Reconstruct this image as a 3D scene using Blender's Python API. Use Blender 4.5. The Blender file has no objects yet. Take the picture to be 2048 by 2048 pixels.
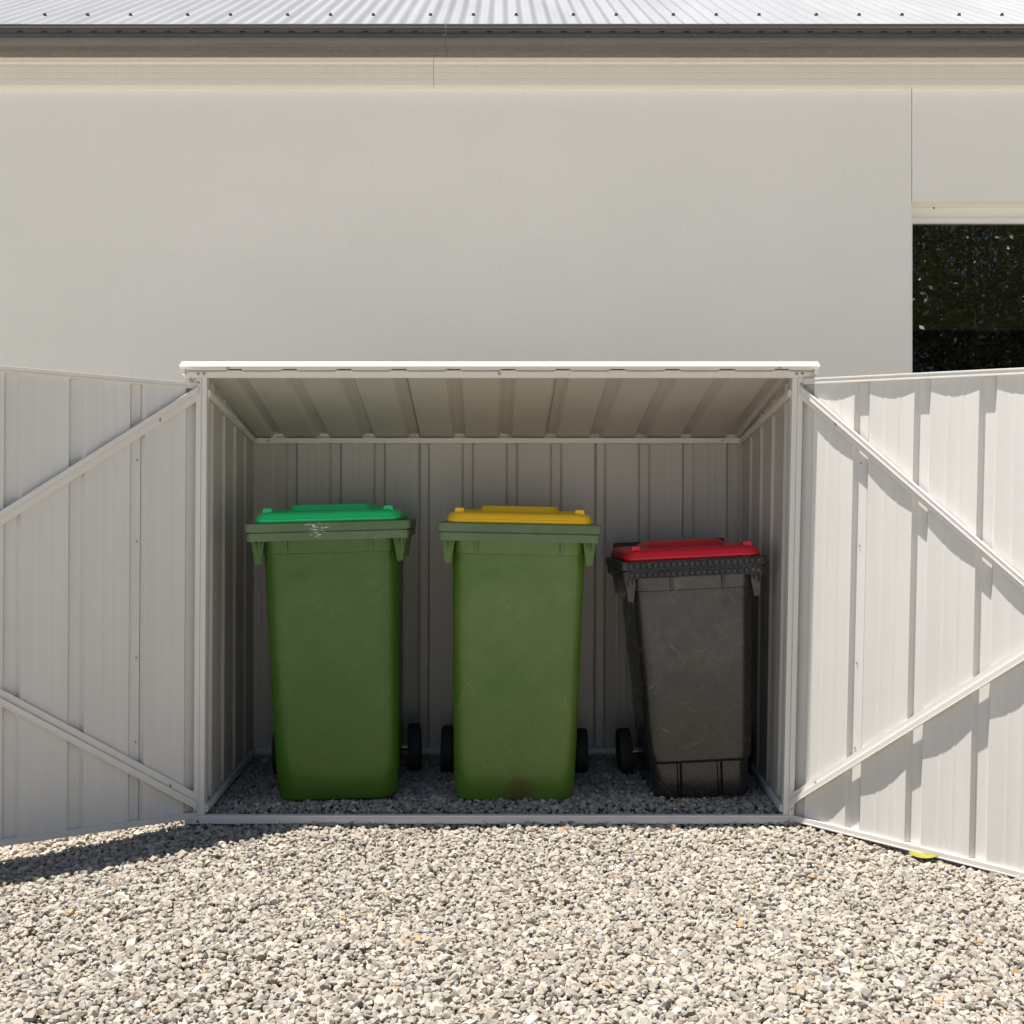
import bpy, bmesh, math, random
import numpy as np
from mathutils import Vector, Matrix
random.seed(7); rng = np.random.default_rng(11)
R = math.radians
S = bpy.context.scene
COL = S.collection

# ------------------------------------------------------------------ helpers
class MB:
    """collects plain geometry, then links it as ONE mesh object"""
    def __init__(s): s.v = []; s.f = []; s.m = []; s.mi = 0
    def add(s, verts, faces):
        b = len(s.v); s.v += [tuple(p) for p in verts]
        s.f += [tuple(i + b for i in q) for q in faces]; s.m += [s.mi] * len(faces)
    def box(s, a, b, ch=0.0):
        x0, y0, z0 = a; x1, y1, z1 = b
        s.hexa([(x0,y0,z0),(x1,y0,z0),(x1,y1,z0),(x0,y1,z0),(x0,y0,z1),(x1,y0,z1),(x1,y1,z1),(x0,y1,z1)])
    def hexa(s, p):
        s.add(p, [(0,3,2,1),(4,5,6,7),(0,1,5,4),(1,2,6,5),(2,3,7,6),(3,0,4,7)])
    def prism(s, prof, fn0, fn1):
        """closed profile (list of 2d points) extruded between two mapping functions"""
        n = len(prof)
        v = [fn0(*p) for p in prof] + [fn1(*p) for p in prof]
        f = [(i, (i+1) % n, n + (i+1) % n, n + i) for i in range(n)]
        f += [tuple(range(n-1, -1, -1)), tuple(range(n, 2*n))]
        s.add(v, f)
    def loft(s, rings, cap0=True, cap1=True):
        n = len(rings[0]); v = []; f = []
        for r in rings: v += r
        for k in range(len(rings)-1):
            for i in range(n):
                j = (i+1) % n
                f.append((k*n+i, k*n+j, (k+1)*n+j, (k+1)*n+i))
        if cap0: f.append(tuple(range(n-1, -1, -1)))
        if cap1: f.append(tuple((len(rings)-1)*n + i for i in range(n)))
        s.add(v, f)
    def tube(s, p, q, r, n=16, r2=None):
        p, q = Vector(p), Vector(q); d = (q-p).normalized()
        u = d.orthogonal().normalized(); w = d.cross(u); r2 = r if r2 is None else r2
        s.loft([[tuple(c + (u*math.cos(2*math.pi*i/n) + w*math.sin(2*math.pi*i/n))*rr) for i in range(n)] for c, rr in ((p, r), (q, r2))])
    def grid(s, rows):
        n = len(rows[0]); v = []
        for r in rows: v += r
        s.add(v, [(k*n+i, k*n+i+1, (k+1)*n+i+1, (k+1)*n+i) for k in range(len(rows)-1) for i in range(n-1)])
    def build(s, name, mats, parent=None, off=(0,0,0), smooth=None, bevel=0, solid=0, recalc=True):
        me = bpy.data.meshes.new(name)
        me.from_pydata([(p[0]-off[0], p[1]-off[1], p[2]-off[2]) for p in s.v], [], s.f)
        for m in (mats if isinstance(mats, (list, tuple)) else [mats]): me.materials.append(m)
        me.polygons.foreach_set('material_index', s.m)
        if recalc:
            bm = bmesh.new(); bm.from_mesh(me); bmesh.ops.recalc_face_normals(bm, faces=bm.faces); bm.to_mesh(me); bm.free()
        if smooth:
            me.shade_smooth(); me.set_sharp_from_angle(angle=R(smooth))
        o = bpy.data.objects.new(name, me); COL.objects.link(o)
        if parent: o.parent = parent
        if solid:
            md = o.modifiers.new('thick', 'SOLIDIFY'); md.thickness = solid; md.offset = 0; md.use_rim = False
        if bevel:
            md = o.modifiers.new('edge', 'BEVEL'); md.width = bevel; md.segments = 2; md.limit_method = 'ANGLE'; md.angle_limit = R(40)
            md.harden_normals = False
        return o

def tag(o, label=None, cat=None, group=None, kind=None):
    if label: o['label'] = label
    if cat: o['category'] = cat
    if group: o['group'] = group
    if kind: o['kind'] = kind
    return o
def empty(name, loc, rot=(0,0,0)):
    o = bpy.data.objects.new(name, None); COL.objects.link(o)
    o.location = loc; o.rotation_euler = rot; o.empty_display_size = .1
    return o
def copy_to(o, parent, loc):
    c = o.copy(); COL.objects.link(c); c.parent = parent; c.location = loc
    return c

# ------------------------------------------------------------------ materials
class NT:
    def __init__(s, name):
        s.mat = bpy.data.materials.new(name); s.mat.use_nodes = True
        s.t = s.mat.node_tree; s.t.nodes.clear()
        s.out = s.n('ShaderNodeOutputMaterial'); s.b = s.n('ShaderNodeBsdfPrincipled')
        s.l(s.b.outputs[0], s.out.inputs[0]); s.tc = s.n('ShaderNodeTexCoord')
    def n(s, typ, **kw):
        x = s.t.nodes.new(typ)
        for k, v in kw.items(): setattr(x, k, v)
        return x
    def l(s, a, b): s.t.links.new(a, b)
    def map(s, scale=(1,1,1), rot=(0,0,0), loc=(0,0,0), src='Object'):
        m = s.n('ShaderNodeMapping'); m.inputs['Scale'].default_value = scale
        m.inputs['Rotation'].default_value = rot; m.inputs['Location'].default_value = loc
        s.l(s.tc.outputs[src], m.inputs[0]); return m.outputs[0]
    def noise(s, vec, scale, detail=4, rough=.55, dist=0):
        x = s.n('ShaderNodeTexNoise'); x.inputs['Scale'].default_value = scale
        x.inputs['Detail'].default_value = detail; x.inputs['Roughness'].default_value = rough
        x.inputs['Distortion'].default_value = dist
        s.l(vec, x.inputs['Vector']); return x.outputs[0]
    def ramp(s, fac, a, b, ca=0., cb=1.):
        x = s.n('ShaderNodeMapRange'); x.inputs[1].default_value = a; x.inputs[2].default_value = b
        x.inputs[3].default_value = ca; x.inputs[4].default_value = cb; s.l(fac, x.inputs[0]); return x.outputs[0]
    def mix(s, fac, a, b):
        x = s.n('ShaderNodeMix', data_type='RGBA')
        if isinstance(fac, (int, float)): x.inputs[0].default_value = fac
        else: s.l(fac, x.inputs[0])
        for q, i in ((a, 6), (b, 7)):
            if isinstance(q, tuple): x.inputs[i].default_value = (*q, 1)
            else: s.l(q, x.inputs[i])
        return x.outputs[2]
    def math(s, op, a, b=0.):
        x = s.n('ShaderNodeMath', operation=op)
        for q, i in ((a, 0), (b, 1)):
            if isinstance(q, (int, float)): x.inputs[i].default_value = q
            else: s.l(q, x.inputs[i])
        return x.outputs[0]
    def bump(s, h, strength, dist=.002):
        x = s.n('ShaderNodeBump'); x.inputs['Strength'].default_value = strength; x.inputs['Distance'].default_value = dist
        s.l(h, x.inputs['Height']); s.l(x.outputs[0], s.b.inputs['Normal'])
    def set(s, col=None, rough=None, metal=None, spec=None):
        for q, k in ((col, 'Base Color'), (rough, 'Roughness'), (metal, 'Metallic'), (spec, 'Specular IOR Level')):
            if q is None: continue
            if isinstance(q, tuple): s.b.inputs[k].default_value = (*q, 1)
            elif isinstance(q, (int, float)): s.b.inputs[k].default_value = q
            else: s.l(q, s.b.inputs[k])
        return s.mat

def steel(name, c, rough=.36, dirt=.1, spec=.3):
    t = NT(name); d = tuple(x*(1-dirt) for x in c)
    streak = t.noise(t.map((9, 9, .35)), 3, 5)
    blot = t.noise(t.map(), 2.3, 4)
    col = t.mix(t.ramp(t.math('MULTIPLY', streak, blot), .1, .42), d, c)
    dust = t.ramp(t.noise(t.map((40, 40, 2)), 6, 3), .64, .72)
    col = t.mix(t.math('MULTIPLY', dust, .03), col, tuple(x*.72 for x in c))
    ro = t.ramp(t.noise(t.map((5, 5, 1)), 5, 3), .3, .7, rough-.06, rough+.08)
    t.bump(t.noise(t.map((1.2, 1.2, .5)), 4, 2), .035, .004)
    return t.set(col, ro, 0., spec)

M = {}
M['steel'] = steel('cream_painted_steel', (.685, .668, .638), .46, .08, .22)
M['trim'] = steel('cream_trim_steel', (.71, .69, .65), .42, .05)
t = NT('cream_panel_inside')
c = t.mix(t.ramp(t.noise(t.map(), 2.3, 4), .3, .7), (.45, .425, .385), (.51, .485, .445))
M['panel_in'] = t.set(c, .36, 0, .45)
t = NT('screw_metal'); M['screw'] = t.set((.42, .41, .4), .3, 1.)
t = NT('dark_screw'); M['dscrew'] = t.set((.035, .033, .03), .5)

t = NT('rendered_wall')
c = t.mix(t.ramp(t.noise(t.map((.5, .5, .9)), .9, 5, .6), .3, .7), (.735, .72, .665), (.805, .785, .73))
c = t.mix(t.math('MULTIPLY', t.ramp(t.noise(t.map(), 55, 4), .45, .75), .12), c, (.5, .48, .44))
t.bump(t.noise(t.map(), 160, 4, .6), .35, .0015)
M['wall'] = t.set(c, .82, 0, .25)
M['eave'] = steel('eave_board_paint', (.74, .70, .63), .5, .05)
t = NT('gutter_paint')
c = t.mix(t.ramp(t.noise(t.map((.4, 6, 6)), 4, 4), .35, .7), (.092, .083, .073), (.115, .105, .095))
M['gutter'] = t.set(c, t.ramp(t.noise(t.map((1, 8, 8)), 6), .3, .7, .2, .32), 0, .6)
t = NT('gutter_slot'); M['slot'] = t.set((.012, .012, .014), .7)
t = NT('corrugated_roof_paint')
c = t.mix(t.ramp(t.noise(t.map((2, .3, .3)), 3, 5), .35, .7), (.33, .335, .34), (.39, .395, .40))
M['roof'] = t.set(c, .34, .0, .5)
t = NT('window_frame_paint'); M['frame'] = t.set((.70, .69, .67), .35)
def glass(name, c):
    t = NT(name); t.b.inputs['IOR'].default_value = 1.95
    t.bump(t.noise(t.map((1, 1, 1)), 3.5, 2), .02, .01)
    return t.set(c, .0, 0., .5)
M['glass'] = glass('dark_window_glass', (.010, .0105, .005)); M['glass_low'] = glass('darker_window_glass', (.002, .002, .002)); M['glass_low'].node_tree.nodes['Principled BSDF'].inputs['IOR'].default_value = 1.6

def plastic(name, c, worn, rough=.4, scr=.5, stain=None, scuff_scale=1., wornmix=.35, spec=.45, chalk=None):
    t = NT(name)
    big = t.ramp(t.noise(t.map(), 3.1, 5, .6), .35, .75)
    col = t.mix(t.math('MULTIPLY', big, wornmix), c, worn)
    tot = None
    for ang, seed in ((.25, 0.), (-.55, 3.1), (1.25, 6.7), (-1.05, 9.3), (.9, 12.9)):
        m_ = t.n('ShaderNodeMapping', vector_type='TEXTURE'); t.l(t.tc.outputs['Object'], m_.inputs[0])
        m_.inputs['Rotation'].default_value = (0, ang, 0); m_.inputs['Scale'].default_value = (1/95, 1/6, 1/5); m_.inputs['Location'].default_value = (seed, 0, 0)
        s_ = t.ramp(t.noise(m_.outputs[0], 1.6*scuff_scale, 1.5, .5, .35), .665, .71)
        g_ = t.ramp(t.noise(t.map((1,1,1), (0,0,0), (seed*3, 1, 2)), 6.5, 3), .50, .64)
        s_ = t.math('MULTIPLY', s_, g_)
        tot = s_ if tot is None else t.math('MAXIMUM', tot, s_)
    col = t.mix(t.math('MULTIPLY', tot, scr), col, worn)
    dust = t.ramp(t.noise(t.map(), 90, 3), .66, .74)
    col = t.mix(t.math('MULTIPLY', dust, .25*scr), col, worn)
    if stain:
        p, rad, sc = stain
        d = t.n('ShaderNodeVectorMath', operation='DISTANCE'); t.l(t.map(), d.inputs[0]); d.inputs[1].default_value = p
        q = t.math('ADD', d.outputs['Value'], t.ramp(t.noise(t.map(), 22, 5), .2, .8, -.035, .035))
        col = t.mix(t.math('MULTIPLY', t.ramp(q, rad, rad*.35), .8), col, sc)
    if chalk:
        d = t.n('ShaderNodeVectorMath', operation='DISTANCE'); t.l(t.map(), d.inputs[0]); d.inputs[1].default_value = chalk[0]
        k = t.math('MULTIPLY', t.ramp(d.outputs['Value'], chalk[1], chalk[1]*.6), t.ramp(t.noise(t.map((45, 20, 170), (0, .1, 0)), 1.1, 4, .6), .54, .60))
        col = t.mix(k, col, (.62, .64, .60))
    ro = t.ramp(t.noise(t.map(), 14, 5, .7), .3, .75, rough-.07, rough+.16)
    t.bump(t.math('ADD', t.noise(t.map(), 6, 3), t.math('MULTIPLY', t.noise(t.map((1,1,1)), 140, 3), .07)), .3, .006)
    return t.set(col, ro, 0., spec)
M['green'] = plastic('green_bin_plastic', (.036, .108, .006), (.14, .20, .045), .33, .32, wornmix=.22, spec=.45)
M['green2'] = plastic('worn_green_bin_plastic', (.058, .140, .011), (.20, .26, .075), .31, .45, ((.015, -.012, .055), .075, (.085, .06, .015)), spec=.5)
M['rim'] = plastic('green_rim_plastic', (.070, .138, .045), (.28, .32, .24), .42, .55, None, 1.3)
M['rim_chalk'] = plastic('scraped_green_rim_plastic', (.066, .128, .042), (.28, .32, .24), .42, .55, None, 1.3, chalk=((-.035, -.09, 1.008), .05))
M['black'] = plastic('scuffed_black_plastic', (.014, .0135, .0135), (.15, .13, .105), .26, .7, None, .8, .12, .65)
M['blackrim'] = plastic('black_rim_plastic', (.022, .022, .025), (.17, .165, .155), .36, .6, None, 1., .15)
M['lidg'] = plastic('bright_green_lid', (.0, .58, .15), (.05, .5, .2), .36, .15)
M['lidy'] = plastic('yellow_lid', (.93, .54, .003), (.7, .42, .03), .40, .2)
M['lidr'] = plastic('red_lid', (.66, .004, .022), (.6, .05, .07), .34, .2)
t = NT('tyre_rubber'); M['tyre'] = t.set((.018, .018, .018), .75)
t = NT('hub_plastic'); M['hub'] = t.set((.03, .03, .03), .5)

# ------------------------------------------------------------------ camera numbers (metres)
D, HC, TILT = 4.15, 1.125, 0.0

# ------------------------------------------------------------------ ground and gravel
def gh(x, y):
    """height of the gravel: a low bed inside the shed, falling away in front"""
    s = np.clip((y + .05) / .17, 0, 1); s = s*s*(3-2*s)
    u = np.clip((y + .45) / .45, 0, 1); u = u*u*(3-2*u)
    return .018*u + .048*s + .014*np.clip(y/.8, 0, 1) + .006*np.sin(x*2.3+1)*np.sin(y*3.1+.4) + .004*np.sin(x*7.7)*np.cos(y*6.1+x)

t = NT('ground_gravel')
vo = t.n('ShaderNodeTexVoronoi'); vo.inputs['Scale'].default_value = 55; t.l(t.map(), vo.inputs['Vector'])
bw = t.n('ShaderNodeRGBToBW'); t.l(vo.outputs['Color'], bw.inputs[0])
c = t.mix(t.ramp(bw.outputs[0], .1, .9), (.42, .395, .35), (.60, .565, .50))
t.bump(vo.outputs['Distance'], .8, .012)
M['ground'] = t.set(c, .9, 0, .2)
g = MB(); g.box((-150, -150, -.5), (150, 150, -.03))
tag(g.build('ground', M['ground']), kind='structure')

def stones():
    shapes = []
    for k in range(28):
        bm = bmesh.new(); n = 10 + k % 5
        for i in range(n):
            z = 1 - 2*(i+.5)/n; ph = i*2.39996 + random.uniform(-.55, .55); r = math.sqrt(1-z*z)
            d = random.uniform(.8, 1.16)
            bm.verts.new((r*math.cos(ph)*d, r*math.sin(ph)*d, z*d))
        res = bmesh.ops.convex_hull(bm, input=bm.verts)
        for v in [v for v in bm.verts if not v.link_faces]: bm.verts.remove(v)
        bmesh.ops.triangulate(bm, faces=bm.faces)
        bm.verts.index_update()
        shapes.append((np.array([v.co[:] for v in bm.verts]), np.array([[v.index for v in f.verts] for f in bm.faces])))
        bm.free()
    P = []
    sp = .0146
    for layer in range(2):
        xs = np.arange(-2.45, 2.45, sp); ys = np.arange(-2.1, .95, sp)
        X, Y = np.meshgrid(xs, ys); X = X.ravel() + layer*sp/2; Y = Y.ravel() + layer*sp/2
        keep = rng.random(len(X)) < (1. if layer == 0 else .36)
        X, Y = X[keep], Y[keep]
        X = X + rng.uniform(-.5, .5, len(X))*sp; Y = Y + rng.uniform(-.5, .5, len(X))*sp
        Z = gh(X, Y) + (-.008 if layer == 0 else -.0005) + rng.uniform(-.0035, .0035, len(X))
        P.append(np.stack([X, Y, Z], 1))
    P = np.concatenate(P); N = len(P)
    size = np.clip(rng.lognormal(math.log(.0093), .27, N), .0055, .0175)
    asp = np.stack([rng.uniform(.95, 1.45, N), rng.uniform(.8, 1.1, N), rng.uniform(.55, .95, N)], 1)
    yaw = rng.uniform(0, 2*math.pi, N); tx = rng.normal(0, .42, N); ty = rng.normal(0, .42, N)
    cz, sz, cx, sx, cy, sy = np.cos(yaw), np.sin(yaw), np.cos(tx), np.sin(tx), np.cos(ty), np.sin(ty)
    Z0 = np.zeros(N); O = np.ones(N)
    Rz = np.stack([np.stack([cz,-sz,Z0],1), np.stack([sz,cz,Z0],1), np.stack([Z0,Z0,O],1)],1)
    Rx = np.stack([np.stack([O,Z0,Z0],1), np.stack([Z0,cx,-sx],1), np.stack([Z0,sx,cx],1)],1)
    Ry = np.stack([np.stack([cy,Z0,sy],1), np.stack([Z0,O,Z0],1), np.stack([-sy,Z0,cy],1)],1)
    RT = np.einsum('nij,njk,nkl->nil', Rx, Ry, Rz)
    base = np.array([.375, .337, .283]); V = rng.normal(1, .13, N).clip(.55, 1.35)[:, None]
    warm = rng.normal(0, .025, N)
    colr = base*V*np.stack([1+warm, O, 1-1.3*warm], 1)
    pick = rng.random(N)
    rust = pick < .004; colr[rust] = np.array([.40, .27, .14])*V[rust]
    grey = (pick > .9); colr[grey] = np.array([.34, .32, .285])*V[grey]
    pale = (pick > .82) & (pick <= .9); colr[pale] = np.array([.64, .60, .52])*np.minimum(V[pale], 1.0)*.92
    sid = rng.integers(0, len(shapes), N)
    VV, FF, CC = [], [], []; nb = 0
    for k, (sv, sf) in enumerate(shapes):
        idx = np.where(sid == k)[0]; m = len(idx)
        loc = sv[None]*asp[idx][:, None]*size[idx][:, None, None]
        w = np.einsum('nij,nvj->nvi', RT[idx], loc) + P[idx][:, None]
        VV.append(w.reshape(-1, 3)); FF.append((sf[None] + (np.arange(m)*len(sv))[:, None, None]).reshape(-1, 3) + nb)
        CC.append(np.repeat(colr[idx], len(sv), 0)); nb += m*len(sv)
    # the bed below the stones
    gx = np.linspace(-2.6, 2.6, 105); gy = np.linspace(-2.2, 1.0, 81)
    X, Y = np.meshgrid(gx, gy)
    bv = np.stack([X.ravel(), Y.ravel(), (gh(X, Y)-.016).ravel()], 1)
    i = (np.arange(80)[:, None]*105 + np.arange(104)[None]).ravel()
    bf = np.concatenate([np.stack([i, i+1, i+106], 1), np.stack([i, i+106, i+105], 1)]) + nb
    VV.append(bv); FF.append(bf); CC.append(np.tile([[.17, .155, .135]], (len(bv), 1)))
    V_ = np.concatenate(VV); F_ = np.concatenate(FF); C_ = np.concatenate(CC)
    me = bpy.data.meshes.new('gravel')
    me.vertices.add(len(V_)); me.vertices.foreach_set('co', V_.astype(np.float32).ravel())
    me.loops.add(len(F_)*3); me.loops.foreach_set('vertex_index', F_.astype(np.int32).ravel())
    me.polygons.add(len(F_)); me.polygons.foreach_set('loop_start', np.arange(0, len(F_)*3, 3, dtype=np.int32))
    a = me.attributes.new('stone', 'FLOAT_COLOR', 'POINT')
    a.data.foreach_set('color', np.concatenate([C_, np.ones((len(C_), 1))], 1).astype(np.float32).ravel())
    me.update(calc_edges=True)
    t = NT('gravel_stone')
    at = t.n('ShaderNodeAttribute'); at.attribute_name = 'stone'
    spk = t.ramp(t.noise(t.map(), 420, 3), .35, .7, .74, 1.14)
    mx = t.n('ShaderNodeVectorMath', operation='SCALE'); t.l(at.outputs['Color'], mx.inputs[0]); t.l(spk, mx.inputs['Scale'])
    t.bump(t.noise(t.map(), 500, 3), .5, .0015)
    me.materials.append(t.set(mx.outputs[0], .85, 0, .25))
    me.shade_flat()
    o = bpy.data.objects.new('gravel', me); COL.objects.link(o)
    return o
tag(stones(), 'pale grey crushed stone gravel covering the ground', 'gravel', kind='stuff')

# ------------------------------------------------------------------ ribbed steel sheet
def ribs(u0, u1, centres, depth=.015, flat=.034, slope=.010, bow=.0028, seams=(), sd=.016):
    """profile (u, w): pans at w=0, ribs dip to w=depth; pans swell a little and carry two small swages"""
    cs = sorted(centres); pts = []
    def pan(a, b):
        L = b - a
        if L < .03: pts.extend([(a, 0), (b, 0)]); return
        for i in range(13):
            q = i/12; w = bow*math.sin(math.pi*q)
            pts.append((a + L*q, w))
        for fr in (.36, .64):
            c_ = a + L*fr; wb = bow*math.sin(math.pi*fr)
            pts.extend([(c_-.006, wb), (c_, wb-.0008), (c_+.006, wb)])
    h = flat/2 + slope
    cur = u0
    for c_ in cs:
        a, b = c_-h, c_+h
        if b <= u0 or a >= u1: continue
        if a > cur: pan(cur, a)
        if a >= u0: pts.append((a, 0)); pts.append((a+slope, depth))
        if b <= u1:
            pts.append((b-slope, depth)); pts.append((b, 0)); cur = b
        else: pts.append((u1, depth)); cur = u1
        for sm, side in seams:
            if abs(sm-c_) < 1e-6:
                e = (a+slope) if side < 0 else (b-slope)
                pts.extend([(e+.0002, depth+.0002), (e+.0004, depth+sd), (e+.0030, depth+sd), (e+.0034, depth+.0002)])
    if cur < u1: pan(cur, u1)
    pts = sorted(set(pts), key=lambda p: p[0])
    return [p for p in pts if u0-1e-9 <= p[0] <= u1+1e-9]

# ------------------------------------------------------------------ the bin shed
SH = (-.018, .40, .0)
shed = empty('bin_shed', SH)
tag(shed, 'low cream steel bin shed with both double doors swung open', 'shed')
def rk(p):     # the whole frame leans a touch to the right
    x, y, z = p
    return (x + (.0138 + .0072*x)*(z-.83)*(1 - .8*max(0, min(y, .83))/.83), y, z)
def sb(mb, name, mat, parent=shed, **kw):
    mb.v = [rk(p) for p in mb.v]
    return mb.build(name, mat, parent, SH, **kw)
XL, XR = -1.0465, 1.0095          # inner edges of the jambs at mid height
def wall_top(y): return 1.598 - .216*y
P_ = .1865
# back wall: inner face at y = .83
m = MB(); cent = [XL + .155 + P_*i for i in range(11)]
pr = ribs(XL-.022, XR+.022, cent, seams=((cent[3], -1), (cent[7], -1)))
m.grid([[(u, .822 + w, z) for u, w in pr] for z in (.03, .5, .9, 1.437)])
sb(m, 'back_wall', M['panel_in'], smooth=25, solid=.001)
# side walls
for sg, xw in ((-1, XL-.005), (1, XR+.005)):
    m = MB(); pr = ribs(.008, .834, [.09, .276, .462, .648], depth=.014)
    for q in (0, 1):
        pass
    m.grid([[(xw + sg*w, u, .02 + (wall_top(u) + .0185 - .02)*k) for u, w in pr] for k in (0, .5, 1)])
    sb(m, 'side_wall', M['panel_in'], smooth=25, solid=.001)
    m = MB()   # channel along the foot and along the sloping head of the wall
    a, b = (xw, xw - sg*.018)
    def run(z0, z1, th, xa, xb):
        m.hexa([(xa,.012,z0),(xb,.012,z0),(xb,.815,z1),(xa,.815,z1),(xa,.012,z0+th),(xb,.012,z0+th),(xb,.815,z1+th),(xa,.815,z1+th)])
    run(.062, .104, .026, xw - sg*.001, xw - sg*.014)
    sb(m, 'side_bottom_rail', M['trim'], bevel=.0015)
    m = MB(); run(1.534, 1.412, .024, xw - sg*.001, xw - sg*.014); run(1.540, 1.418, .004, xw - sg*.014, xw - sg*.018)
    sb(m, 'side_top_rail', M['trim'], bevel=.001)
# back rails
m = MB(); m.box((XL+.006, .800, 1.415), (XR-.006, .818, 1.437)); m.box((XL+.006, .796, 1.435), (XR-.006, .800, 1.437))
brl = sb(m, 'back_top_rail', M['trim'], bevel=.0012)
m = MB(); m.box((XL, .80, .106), (XR, .820, .129)); sb(m, 'back_bottom_rail', M['trim'], bevel=.0012)
# roof sheet: ribs run front to back, raised on the outside
def roof_z(y): return 1.616 - .216*y
m = MB(); rc = [XL + .1 + .1915*i for i in range(11)]
pr = ribs(-1.108, 1.088, rc, depth=.017, flat=.036, slope=.012, bow=-.0005, sd=.005, seams=((rc[3], 1), (rc[6], -1)))
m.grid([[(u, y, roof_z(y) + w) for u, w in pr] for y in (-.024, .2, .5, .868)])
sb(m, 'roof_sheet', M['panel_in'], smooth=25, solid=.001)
m = MB()   # front capping: folded strip
cp = [(.05, 1.6455), (-.014, 1.6545), (-.042, 1.6385), (-.0445, 1.6345), (-.032, 1.6265), (-.029, 1.6275), (-.040, 1.6350), (-.014, 1.6515), (.05, 1.6425)]
m.prism(cp, lambda y, z: (-1.132, y, z), lambda y, z: (1.0945, y, z))
cap = sb(m, 'roof_cap', M['trim'])
for sg, xe in ((-1, -1.128), (1, 1.0905)):
    m = MB(); a, b = sorted((xe, xe - sg*.012))
    def e(x, y, dz): return (x, y, roof_z(y) + dz)
    m.hexa([e(a,-.034,-.014), e(b,-.034,-.014), e(b,.88,-.022), e(a,.88,-.022), e(a,-.034,.008), e(b,-.034,.008), e(b,.88,.026), e(a,.88,.026)])
    sb(m, 'side_cap', M['trim'], bevel=.002)
m = MB(); m.box((-1.126, .869, 1.40), (1.088, .873, 1.452)); sb(m, 'back_cap', M['trim'])
# front frame
m = MB(); m.box((-1.126, -.012, 1.6025), (1.086, .010, 1.6185)); m.box((-1.126, -.015, 1.6185), (1.086, .010, 1.6240)); m.box((-1.126, -.010, 1.5980), (1.086, .008, 1.6025))
trl = sb(m, 'front_top_rail', M['trim'], bevel=.001)
m = MB(); m.box((-1.115, -.012, .026), (1.10, .016, .0455)); m.box((-1.115, -.008, .0455), (1.10, .016, .0545))
brl2 = sb(m, 'front_bottom_rail', M['trim'], bevel=.0015)
jl = []
for sg, xi in ((-1, XL), (1, XR)):
    m = MB()
    a, b = sorted((xi, xi + sg*.019)); m.box((a, -.004, .0545), (b, .03, 1.598))
    a, b = sorted((xi + sg*.019, xi + sg*.037)); m.box((a, -.009, .0550), (b, .03, 1.5975))
    jl.append(sb(m, 'jamb', M['trim'], bevel=.0015))
# screws
def screw_mesh(r=.0048, h=.003, ax=(0, -1, 0)):
    m = MB(); n = 12; u = Vector(ax).orthogonal().normalized(); w = Vector(ax).cross(u)
    rr = [(r*1.25, 0), (r*1.25, h*.3), (r, h*.35), (r*.85, h), (r*.3, h*1.05), (r*.28, h*.6)]
    m.loft([[tuple(u*math.cos(2*math.pi*i/n)*q + w*math.sin(2*math.pi*i/n)*q + Vector(ax)*k) for i in range(n)] for q, k in rr])
    return m
s0 = screw_mesh().build('screw', M['screw'], trl, smooth=40)
def at(x, y, z):
    x, y, z = rk((x, y, z)); return (x-SH[0], y-SH[1], z-SH[2])
first = True
for par, pts in ((trl, [(-1.075,-.012,1.611), (-1.055,-.012,1.6115), (-.02,-.012,1.6115), (1.022,-.012,1.611), (1.042,-.012,1.6115)]),
                 (brl2, [(-1.067,-.012,.036), (-.05,-.012,.033), (1.032,-.012,.037), (1.05,-.012,.036)]),
                 (cap, [(-.965,-.0385,1.6305), (.955,-.0385,1.6305)]),
                 (jl[0], [(-1.0745,-.009,1.580), (-1.0745,-.009,.070)]), (jl[1], [(1.04,-.009,1.575), (1.04,-.009,.075)]),
                 (brl, [(-.985,.800,1.4255), (.925,.800,1.4245)])):
    for p in pts:
        if first: s0.location = at(*p); first = False
        else: copy_to(s0, par, at(*p))

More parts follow.
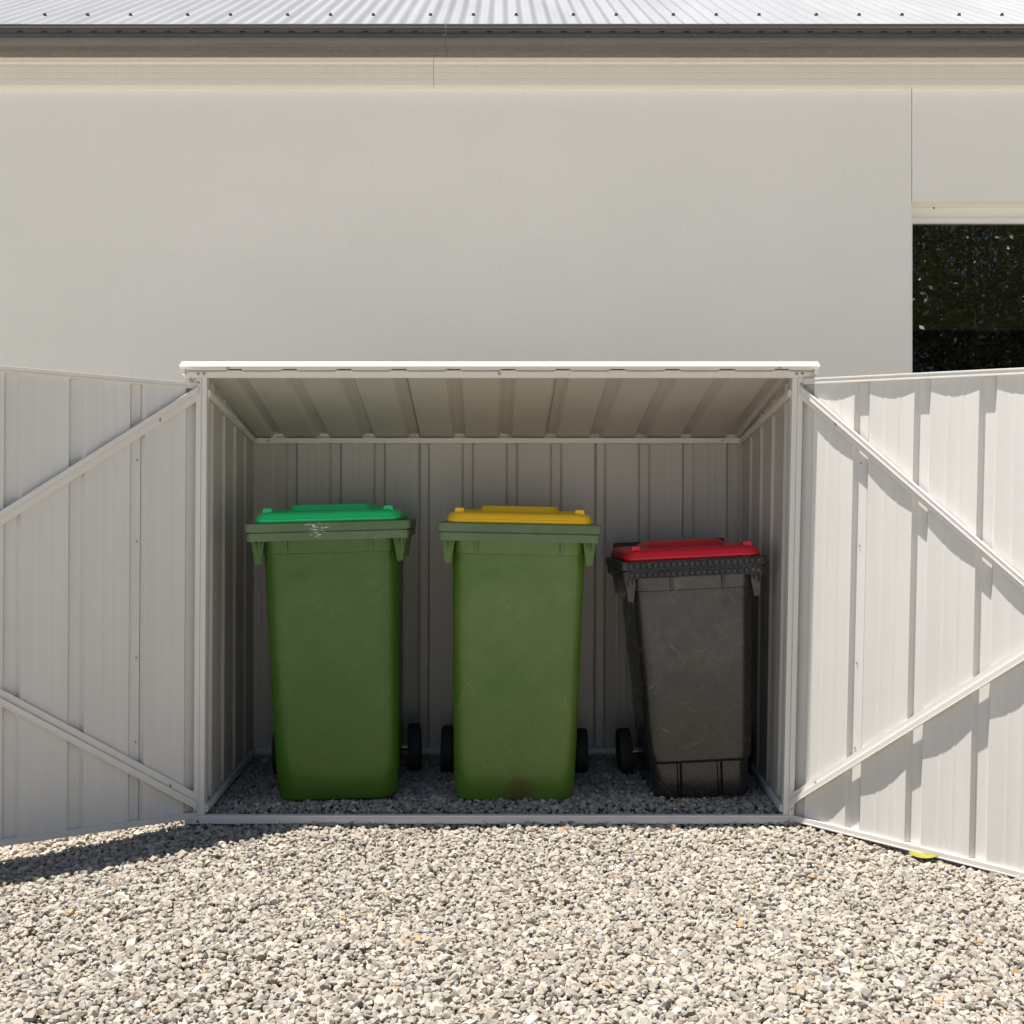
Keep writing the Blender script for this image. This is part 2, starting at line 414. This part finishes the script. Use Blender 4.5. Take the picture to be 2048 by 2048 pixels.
# doors: sheet, rails top and bottom, stiles and two braces meeting at the free edge
def make_door(sg, hx, kx, ang, rise, zt, zb, ribs_at, seam, br, label):
    ca, sa = math.cos(ang), math.sin(ang); W = 1.03
    def q(s, w, z):     # s along the door, w away from the viewer, z up
        return (hx + sg*ca*s + sg*sa*w + kx*(z-.83), -.010 - sa*s + ca*w, z + rise*s)
    def slab(m, s0, s1, w0, w1, z0, z1, z0b=None, z1b=None):
        z0b = z0 if z0b is None else z0b; z1b = z1 if z1b is None else z1b
        m.hexa([q(s0,w0,z0), q(s1,w0,z0b), q(s1,w1,z0b), q(s0,w1,z0), q(s0,w0,z1), q(s1,w0,z1b), q(s1,w1,z1b), q(s0,w1,z1)])
    m = MB(); pr = ribs(.012, W-.01, ribs_at, depth=.0155, flat=.036, slope=.010, bow=.004, seams=((seam, 1 if sg > 0 else -1),))
    m.grid([[q(s, w + .0075, z) for s, w in pr] for z in (zb+.006, zb+.4, (zt+zb)/2, zt-.4, zt-.006)])
    d = m.build('door', M['steel'], shed, SH, smooth=25, solid=.001)
    tag(d, label)
    m = MB(); slab(m, 0, W, .0, .021, zt-.0225, zt-.0015); slab(m, 0, W, -.003, .0, zt-.0075, zt-.0015); slab(m, 0, W, -.0022, .0, zt-.0225, zt-.016)
    m.build('door_top_rail', M['trim'], d, SH, bevel=.001)
    m = MB(); slab(m, 0, W, .0, .021, zb, zb+.021); slab(m, 0, W, -.002, .0, zb, zb+.005)
    m.build('door_bottom_rail', M['trim'], d, SH, bevel=.001)
    m = MB(); slab(m, W-.03, W, .0005, .024, zb+.021, zt-.0225); m.build('door_stile', M['trim'], d, SH, bevel=.001)
    m = MB(); slab(m, -.030, .044, .0245, .032, zb+.001, zt-.003); m.build('door_stile', M['steel'], d, SH, bevel=.001)
    sx = seam + (-.004 if sg < 0 else -.006)
    for k, zz in enumerate((1.30, 1.02, .62, .33)):
        sc = s0.copy(); COL.objects.link(sc); sc.parent = d; sc.rotation_euler = (0, 0, sg*ang); sc.scale = (.75,)*3
        p = q(sx, .0222, zz); sc.location = (p[0]-SH[0], p[1]-SH[1], p[2]-SH[2])
    # each brace: heights of its two edges at s=0 and at s=s1, and which half stands proud
    for (a0, a1, b0, b1, up) in br:
        m = MB(); fr = (W-.03)/.70
        B0 = a0 + (b0-a0)*fr; B1 = a1 + (b1-a1)*fr
        k = .52
        def strip(t0, t1, w0, w1):
            slab(m, -.004, W-.03, w0, w1, a0+(a1-a0)*t0, a0+(a1-a0)*t1, B0+(B1-B0)*t0, B0+(B1-B0)*t1)
        if up: strip(k, 1, -.013, .006); strip(0, k-.03, -.003, .006); strip(k-.03, k, -.001, .006); strip(.93, 1, -.0145, -.013); strip(k, k+.08, -.0145, -.013)
        else: strip(0, 1-k, -.013, .006); strip(1-k+.03, 1, -.003, .006); strip(1-k, 1-k+.03, -.001, .006); strip(0, .08, -.0145, -.013)
        b = m.build('brace', M['trim'], d, SH, bevel=.0008)
        sc = s0.copy(); COL.objects.link(sc); sc.parent = b; sc.rotation_euler = (0, 0, sg*ang)
        ss = .13 if up else .085; zz = (a0 + a1)/2 + ((b0+b1)/2 - (a0+a1)/2)*ss/.70 - (.012 if up else -.010)
        p = q(ss, -.003, zz); sc.location = (p[0]-SH[0], p[1]-SH[1], p[2]-SH[2])
    return d
make_door(-1, -1.083, .006, R(37), .018, 1.582, .044, [.006, .204, .408, .612, .816, 1.015], .204,
          [(1.516, 1.568, 1.035, 1.085, True), (.079, .137, .528, .582, False)], 'left door leaf in shade with bracing across its inside')
make_door(1, 1.045, .023, R(45), -.036, 1.597, .034, [.012, .222, .436, .650, .862, 1.02], .222,
          [(1.521, 1.569, .969, 1.012, True), (.093, .136, .634, .682, False)], 'right door leaf in sun with bracing across its inside')

# ------------------------------------------------------------------ wheelie bins
def rrect(hw, f, b, r, z, notch=(), n=7):
    """rounded rectangle, front edge at y=f first (left to right), optional notches in the front edge"""
    p = [(-hw + r, f)]
    for x0, x1, d in notch:
        p += [(x0, f), (x0+.007, f+d), (x1-.007, f+d), (x1, f)]
    def arc(cx, cy, a0):
        return [(cx + r*math.cos(a0 + math.pi/2*i/n), cy + r*math.sin(a0 + math.pi/2*i/n)) for i in range(n+1)]
    p += arc(hw-r, f+r, -math.pi/2) + arc(hw-r, b-r, 0) + arc(-hw+r, b-r, math.pi/2) + arc(-hw+r, f+r, math.pi)[:-1]
    return [(x, y, z) for x, y in p]

def make_bin(label, loc, rot, mats, dims):
    mb_, mr_, ml_ = mats; g = dims
    root = empty('wheelie_bin', loc, rot)
    tag(root, label, 'wheelie bin', 'wheelie bins inside the open shed')
    H, TW, BW, RW = g['H'], g['tw']/2, g['bw']/2, g['rw']/2
    dep, tf, rf = g['dep'], g['tf'], g['rf']
    m = MB()
    back_b, back_t = dep*.80, dep*.99
    if g['plinth']:
        nt = ((-.092, -.072, .012), (.056, .078, .012))
        m.loft([rrect(BW-.006, .004, back_b, .05, 0, nt), rrect(BW-.002, .0, back_b, .05, .012, nt), rrect(BW-.001, -.002, back_b, .05, .128, nt)])
        st = [(.126, BW-.012, .012, back_b, .045), (.128, BW+.002, -.004, back_b, .045), (.140, BW+.008, -.013, back_b, .05), (.17, BW+.010, -.017, back_b+.005, .05)]
    else:
        st = [(0, BW-.020, .016, back_b-.01, .06), (.010, BW-.008, .004, back_b, .065), (.03, BW-.001, -.001, back_b, .07), (.095, BW+.001, -.014, back_b+.004, .07), (.115, BW+.002, -.019, back_b+.006, .07)]
    z0, hw0, f0, b0, r0 = st[-1]
    zt = H - .065
    for i in range(1, 13):
        k = i/12; z = z0 + (zt-.05-z0)*k
        st.append((z, hw0 + (TW-hw0)*k*.95, f0 + (tf-f0)*k*.95 - .004*math.sin(math.pi*k), b0 + (back_t-b0)*k, r0 + .004*k))
    zz, hw, f, b, r = st[-1]
    st += [(zz+.003, hw+.0025, f-.0025, b, r), (zt, TW+.003, tf-.004, back_t, r)]
    m.loft([rrect(h_, f_, b_, r_, z_) for z_, h_, f_, b_, r_ in st])
    m.build('body', mb_, root, smooth=28)
    # rim: two stepped bands round the mouth, ribs and corner brackets under it
    m = MB(); rb = dep*1.04; r = .022
    z1, z2, z3 = H-.066, H-.036, H-.002
    m.loft([rrect(TW-.01, tf+.01, back_t-.01, .05, z1), rrect(RW-.006, rf+.006, rb-.006, r, z1), rrect(RW-.005, rf+.004, rb-.006, r, z2-.002),
            rrect(RW-.012, rf+.011, rb-.012, r, z2-.001), rrect(RW-.012, rf+.011, rb-.012, r, z2+.002), rrect(RW, rf, rb, r, z2+.003),
            rrect(RW, rf, rb, r, z3-.003), rrect(RW-.003, rf+.003, rb-.003, r, z3), rrect(TW+.012, tf+.0, back_t, .05, z3), rrect(TW+.008, tf+.004, back_t-.004, .05, z3-.02)])
    for x in (-.152, .152) if not g['plinth'] else (-.085, .105):
        y0 = rf+.012; th = .0022 if not g['plinth'] else .006
        m.prism([(y0, z1+.003), (tf+.008, z1+.003), (tf+.008, z1-.055), (tf-.004, z1-.052)], lambda y, z: (x-th, y, z), lambda y, z: (x+th, y, z))
    for sg in (-1, 1):
        for dx, dz in ((.030, .03), (.046, .02)):
            x = sg*(TW - dx + .05); y0 = rf + .02
            m.prism([(y0, z1+.003), (y0+.05, z1+.003), (y0+.05, z1-dz-.02), (y0+.02, z1-dz)], lambda y, z: (x-.002, y, z), lambda y, z: (x+.002, y, z))
        m.mi = 1
        for yy in (rf+.045, dep*.5, dep*.85):
            pp = [(sg*(RW-.012), z1+.003), (sg*(RW-.020), z1-.012), (sg*(TW+.022), z1-.082), (sg*(TW+.002), z1-.085), (sg*(TW-.012), z1+.003)]
            th = .009
            m.prism(pp, lambda x, z: (x, yy, z), lambda x, z: (x, yy+th, z))
        m.mi = 0
    if g['plinth']:      # chequered grip pressed into both bands
        n = 22; w = (2*RW-.05)/n
        for zc, hh, ff in ((z2+.0175, .0125, rf), ((z1+z2)/2-.001, .0115, rf+.005)):
            for i in range(n):
                x0 = -RW+.025 + w*i; x1 = x0 + w
                o = [(x0+.001, ff+.0008, zc-hh), (x1-.001, ff+.0008, zc-hh), (x1-.001, ff+.0008, zc+hh), (x0+.001, ff+.0008, zc+hh)]
                e = [(x0+.005, ff-.0055, zc-hh+.004), (x1-.005, ff-.0055, zc-hh+.004), (x1-.005, ff-.0055, zc+hh-.004), (x0+.005, ff-.0055, zc+hh-.004)]
                m.add(o + e, [(0,1,5,4), (1,2,6,5), (2,3,7,6), (3,0,4,7), (4,5,6,7)])
    m.build('rim', [mr_, mb_], root, smooth=32, recalc=False)
    # lid
    LW = g['lw']/2; lf = rf + .012; lb = dep*1.0
    m = MB(); zl = H - .0015
    m.loft([rrect(LW-.004, lf+.004, lb, .035, zl), rrect(LW, lf, lb, .04, zl+.006), rrect(LW, lf, lb, .04, zl+.012), rrect(LW-.002, lf+.003, lb, .04, zl+.014), rrect(LW-.004, lf+.004, lb, .042, zl+.022),
            rrect(LW-.009, lf+.010, lb-.006, .045, zl+.032), rrect(LW-.018, lf+.020, lb-.015, .045, zl+.0375), rrect(LW-.03, lf+.032, lb-.03, .04, zl+.0395)])
    lid = m.build('lid', ml_, root, smooth=40)
    m = MB()
    pw = LW*.57 if not g['plinth'] else LW*.62
    if g['plinth']:
        m.loft([rrect(pw+.012, lf+.12, lb-.08, .10, zl+.036), rrect(pw, lf+.13, lb-.09, .10, zl+.052), rrect(pw-.012, lf+.15, lb-.11, .10, zl+.060), rrect(pw-.06, lf+.2, lb-.17, .06, zl+.064)])
    else:
        m.loft([rrect(pw+.075, lf+.15, lb-.06, .05, zl+.036), rrect(pw+.066, lf+.16, lb-.07, .05, zl+.046), rrect(pw+.06, lf+.165, lb-.075, .05, zl+.048)])
        m.loft([rrect(pw, lf+.085, lb-.05, .02, zl+.036), rrect(pw-.012, lf+.10, lb-.06, .02, zl+.061), rrect(pw-.016, lf+.104, lb-.064, .02, zl+.063)])
    m.build('lid_crown', ml_, lid, smooth=35)
    for sg in (-1, 1):
        m = MB(); x = sg*(LW - .045); y0 = lf + .030
        m.prism([(-.018, zl+.030), (.018, zl+.030), (.016, zl+.050), (.013, zl+.053), (-.013, zl+.053), (-.016, zl+.050)], lambda a, z: (x+a, y0, z), lambda a, z: (x+a*.95, y0+.045, z))
        m.build('lid_grip', ml_, lid, bevel=.0015)
    # handle bar at the back with its lugs
    m = MB(); hy = dep*1.09; hz = H + g['hz']
    m.tube((-RW*.82, hy, hz), (RW*.82, hy, hz), .0135)
    for x in (-RW*.82, -RW*.25, RW*.25, RW*.82):
        m.hexa([(x-.009, dep*.98, H-.03), (x+.009, dep*.98, H-.03), (x+.009, hy, hz-.012), (x-.009, hy, hz-.012), (x-.009, dep*.98, H-.004), (x+.009, dep*.98, H-.004), (x+.009, hy+.006, hz+.012), (x-.009, hy+.006, hz+.012)])
    m.build('handle', mr_ if not g['plinth'] else M['hub'], root, smooth=40)
    # axle and wheels
    wx = g['wx']; wr = g['wr']; wy = g['wy']
    m = MB(); m.tube((-wx+.01, wy, wr), (wx-.01, wy, wr), .011); m.build('axle', M['screw'], root, smooth=40)
    wm = MB(); n = 40
    prof = [(.45, -.020), (.80, -.020), (.90, -.025), (.97, -.023), (1.0, -.014), (1.0, .014), (.97, .023), (.90, .025), (.80, .020), (.45, .020)]
    wm.loft([[(w, wr*q*math.cos(2*math.pi*i/n), wr*q*math.sin(2*math.pi*i/n)) for i in range(n)] for q, w in prof])
    hm = MB(); hm.loft([[(w, wr*q*math.cos(2*math.pi*i/n), wr*q*math.sin(2*math.pi*i/n)) for i in range(n)] for q, w in ((.02, -.016), (.2, -.022), (.25, -.012), (.72, -.012), (.78, -.021), (.82, -.021), (.82, .021), (.78, .021), (.72, .012), (.25, .012), (.2, .022), (.02, .016))])
    w0 = None
    for sg in (-1, 1):
        p = (sg*(wx-.026), wy, wr)
        if w0 is None:
            w0 = hm.build('wheel', M['hub'], root, smooth=40); w0.location = p
            t0 = wm.build('tyre', M['tyre'], w0, smooth=40)
        else:
            w1 = copy_to(w0, root, p); copy_to(t0, w1, (0, 0, 0))
    return root
big = dict(H=1.022, tw=.486, bw=.444, rw=.592, dep=.56, tf=-.052, rf=-.088, lw=.524, plinth=False, hz=-.02, wx=.295, wr=.096, wy=.47)
small = dict(H=.880, tw=.440, bw=.364, rw=.536, dep=.47, tf=-.034, rf=-.058, lw=.500, plinth=True, hz=.038, wx=.262, wr=.096, wy=.40)
make_bin('dark green wheelie bin with a bright green lid', (-.6015, .132, .070), (0, R(-1.5), R(2.2)), (M['green'], M['rim_chalk'], M['lidg']), big)
make_bin('scratched green wheelie bin with a yellow lid', (.043, .132, .063), (0, R(1.15), R(-.6)), (M['green2'], M['rim'], M['lidy']), big)
make_bin('smaller scuffed black wheelie bin with a red lid', (.738, .165, .078), (0, R(-2.7), R(1.0)), (M['black'], M['blackrim'], M['lidr']), small)

# ------------------------------------------------------------------ leaves on the gravel
def leaf(name, L, W, curl, col, mat):
    m = MB(); rows = []
    for i in range(9):
        k = i/8; w = W*math.sin(math.pi*min(1, .06+k*.94))**.8*.5
        rows.append([(L*(k-.5), w*j, curl*(4*(k-.5)**2) + abs(j)*w*.35) for j in (-1, -.5, 0, .5, 1)])
    m.grid(rows)
    t = NT(mat); c = t.mix(t.ramp(t.noise(t.map(), 40, 4), .35, .7), col, tuple(x*.6 for x in col))
    return m.build(name, t.set(c, .6), smooth=60, solid=.0008)
o = leaf('leaf', .10, .04, .012, (.30, .27, .02), 'yellow_leaf'); o.location = (1.360, -.370, .012); o.rotation_euler = (R(10), R(-4), R(-42))
tag(o, 'bright yellow leaf lying on the gravel under the right door', 'leaf')
o = leaf('leaf', .055, .026, .012, (.34, .15, .05), 'brown_leaf'); o.location = (.655, .118, .064); o.rotation_euler = (R(12), R(8), R(12))
tag(o, 'small dry brown leaf at the foot of the black bin', 'leaf')

# ------------------------------------------------------------------ the house
HO = (0, 2.0, 0)
house = empty('house', HO)
tag(house, 'long pale rendered house wall under a corrugated metal roof', 'house')
WX = 2.148
m = MB()
m.box((-7, 2.0, -.05), (WX-.004, 2.22, 3.486))                 # left of the joint
m.box((WX, 2.0, 2.751), (6, 2.22, 3.486))                      # over the window
m.box((WX-.004, 2.012, 2.751), (WX, 2.2, 3.486))               # back of the control joint
m.box((WX-.004, 2.0, -.05), (6, 2.22, 1.20))                  # below the window
m.box((4.3, 2.0, 1.20), (6, 2.22, 2.751))
m.build('wall', M['wall'], house, HO)
# eave board in two lengths, three shallow grooves along it
xj = -.355
ep = [(2.0, 3.3410), (1.962, 3.3410), (1.960, 3.3450)]
z = 3.3450
for zt_ in (3.3780, 3.4110, 3.4440):
    ep += [(1.960, zt_-.0025), (1.9635, zt_-.0015), (1.9635, zt_+.0015), (1.960, zt_+.0025)]
ep += [(1.960, 3.4580), (1.956, 3.4620), (1.956, 3.4860), (2.0, 3.4860)]
for x0, x1 in ((-7, xj-.001), (xj+.001, 6)):
    m = MB(); m.prism(ep, lambda y, z: (x0, y, z), lambda y, z: (x1, y, z)); m.build('eave_board', M['eave'], house, HO)
m = MB(); m.box((-7, 1.95, 3.4865), (6, 2.4, 3.5060)); m.build('soffit', M['eave'], house, HO)
# gutter in two lengths
gp = [(1.948, 3.4840), (1.875, 3.4840), (1.840, 3.4880), (1.820, 3.4990), (1.810, 3.5140), (1.808, 3.5330), (1.812, 3.5365), (1.8125, 3.5400), (1.808, 3.5430), (1.809, 3.5470), (1.820, 3.5625), (1.820, 3.5795), (1.808, 3.5805), (1.803, 3.5860), (1.803, 3.5970), (1.808, 3.6020), (1.816, 3.6010)]
gi = [(1.821, 3.5970), (1.823, 3.5560), (1.815, 3.5160), (1.845, 3.4910), (1.943, 3.4880), (1.943, 3.5860), (1.948, 3.5860)]
xg = -.285
for x0, x1, dy in ((-7, xg-.0008, -.0015), (xg+.0008, 6, .0)):
    m = MB()
    m.prism(gp + gi, lambda y, z: (x0, y+dy, z), lambda y, z: (x1, y+dy, z))
    m.mi = 1; x = x0 + .06
    pitch = .1255; k0 = math.ceil((x0+.03+.19)/pitch); k = k0
    while k*pitch - .19 < x1 - .03:
        x = k*pitch - .19
        if abs(x) < 4:
            m.prism([(x-.017, 3.5625), (x+.017, 3.5625), (x+.012, 3.5705), (x-.012, 3.5705)], lambda a, z: (a, 1.8192+dy, z), lambda a, z: (a, 1.8215+dy, z))
        k += 1
    gu = m.build('gutter', [M['gutter'], M['slot']], house, HO, smooth=32)
s_g = screw_mesh(.004, .003).build('rivet', M['screw'], gu, smooth=40); s_g.location = (xg-.012, 1.809-.0015-2.0, 3.5450)
# corrugated roof
ra = R(29); m = MB(); y0, z0 = 1.842, 3.5980; pit = .0775; n = 12
xs = [-5.6 + pit*i/n for i in range(int(11.2/pit*n))]
def rp(x, s, h): return (x, y0 + s*math.cos(ra) - h*math.sin(ra), z0 + s*math.sin(ra) + h*math.cos(ra))
m.grid([[rp(x, s, .0085*math.cos(2*math.pi*(x-.0)/pit)) for x in xs] for s in (0, .4, 1.5, 3.6)])
rf_ = m.build('roof', M['roof'], house, HO, smooth=60, solid=.0008)
m = screw_mesh(.0085, .012, (0, -math.sin(ra), math.cos(ra)))
rs = m.build('roof_screw', M['dscrew'], rf_, smooth=40); i = -42; seq = [3, 3, 4, 3, 3, 4, 3, 4]; k = 0
while i < 44:
    p = rp(i*pit, .44, .0085); p = (p[0], p[1]-HO[1], p[2])
    if k == 0: rs.location = p
    else: copy_to(rs, rf_, p)
    i += seq[k % len(seq)]; k += 1
# window: frame set back in its opening, dark panes
m = MB(); yf = 2.115
m.box((WX+.001, yf, 2.666), (4.299, yf+.07, 2.7505)); m.box((WX+.001, yf-.006, 2.666), (4.299, yf, 2.694))
m.box((WX+.001, yf, 1.201), (WX+.042, yf+.07, 2.666)); m.box((4.26, yf, 1.201), (4.299, yf+.07, 2.666)); m.box((WX+.042, yf, 1.201), (4.26, yf+.07, 1.25))
win = m.build('window', M['frame'], house, HO, bevel=.0015)
m = MB(); m.box((WX+.04, yf+.022, 2.099), (4.262, yf+.030, 2.669)); m.build('pane', M['glass'], win, HO)
m = MB(); m.box((WX+.04, yf+.0235, 1.248), (4.262, yf+.0315, 2.12)); m.build('pane', M['glass_low'], win, HO)
ds = screw_mesh(.004, .004).build('screw', M['dscrew'], win, smooth=40); ds.location = (WX+.155, yf-.0005-2.0, 2.746)

# ------------------------------------------------------------------ the tree across the yard, seen in the window
TL = (6.6, -8.6, 0)
tree = empty('tree', TL)
tag(tree, 'dense leafy green tree mirrored in the dark window', 'tree')
t = NT('bark'); c = t.mix(t.noise(t.map((6, 6, 1)), 5), (.06, .045, .03), (.14, .11, .08)); t.bump(t.noise(t.map((8, 8, 1)), 6), .8, .02); M['bark'] = t.set(c, .9)
t = NT('foliage'); at_ = t.n('ShaderNodeAttribute'); at_.attribute_name = 'tone'
c = t.mix(at_.outputs['Fac'], (.025, .048, .010), (.10, .13, .03)); M['leafm'] = t.set(c, .32, 0, .5)
m = MB(); m.tube((0,0,-.1), (.1,.05,2.2), .22, 14, .15); tips = []
for i in range(9):
    a = i*2.4; p = Vector((.1, .05, 1.5 + .12*i)); q_ = p + Vector((math.cos(a)*1.5, math.sin(a)*1.2, 1.2 + .25*i)); m.tube(p, q_, .08, 8, .02)
m.build('trunk', M['bark'], tree, smooth=50)
cl = [(rng.normal(0, 1, 3)) for _ in range(230)]
ctr = []
for v in cl:
    v = v/np.linalg.norm(v)*rng.uniform(.35, 1.)**.5
    ctr.append(np.array([v[0]*2.5, v[1]*1.9, 4.1 + v[2]*2.6]))
NL = 62000; ci = rng.integers(0, len(ctr), NL); C = np.array(ctr)[ci] + rng.normal(0, .24, (NL, 3))
U = rng.normal(0, 1, (NL, 3)); U /= np.linalg.norm(U, axis=1)[:, None]; W_ = rng.normal(0, 1, (NL, 3)); W_ = np.cross(U, W_); W_ /= np.linalg.norm(W_, axis=1)[:, None]
l_ = rng.uniform(.035, .07, NL)[:, None]
V_ = np.stack([C - U*l_, C + W_*l_*.42, C + U*l_, C - W_*l_*.42], 1).reshape(-1, 3)
me = bpy.data.meshes.new('crown'); me.from_pydata(V_.tolist(), [], [(4*i, 4*i+1, 4*i+2, 4*i+3) for i in range(NL)])
tn = np.repeat(np.clip(rng.normal(.45, .25, len(ctr))[ci] + rng.normal(0, .15, NL), 0, 1), 4)
a_ = me.attributes.new('tone', 'FLOAT', 'POINT'); a_.data.foreach_set('value', tn.astype(np.float32)); me.materials.append(M['leafm'])
o = bpy.data.objects.new('crown', me); COL.objects.link(o); o.parent = tree

# ------------------------------------------------------------------ light
sd = Vector((-.266, -.003, .965)).normalized()
w = bpy.data.worlds.new('World'); S.world = w; w.use_nodes = True
bg = w.node_tree.nodes.get('Background') or w.node_tree.nodes.new('ShaderNodeBackground')
sky = w.node_tree.nodes.new('ShaderNodeTexSky'); sky.sky_type = 'NISHITA'; sky.sun_disc = False
sky.sun_elevation = math.asin(sd.z); sky.sun_rotation = R(-90); sky.air_density = 1.0; sky.dust_density = 1.0; sky.ozone_density = 1.0
w.node_tree.links.new(sky.outputs[0], bg.inputs[0]); bg.inputs[1].default_value = .052
L = bpy.data.lights.new('sun', 'SUN'); L.energy = 5.0; L.angle = R(.53); L.color = (1, .945, .875)
lo = bpy.data.objects.new('sun', L); COL.objects.link(lo); lo.rotation_euler = sd.to_track_quat('Z', 'Y').to_euler()

# ------------------------------------------------------------------ camera
cam = bpy.data.cameras.new('camera'); co = bpy.data.objects.new('camera', cam); COL.objects.link(co)
co.location = (0, -D, HC); co.rotation_euler = (R(90) - TILT, 0, 0)
cam.sensor_width = 36; cam.lens = 36*2216/1932; cam.shift_x = 19/1932; cam.clip_start = .05; cam.clip_end = 500
S.camera = co
S.view_settings.view_transform = 'Standard'; S.view_settings.look = 'None'; S.view_settings.gamma = 1; S.view_settings.exposure = .84
S.cycles.max_bounces = 10; S.cycles.diffuse_bounces = 6
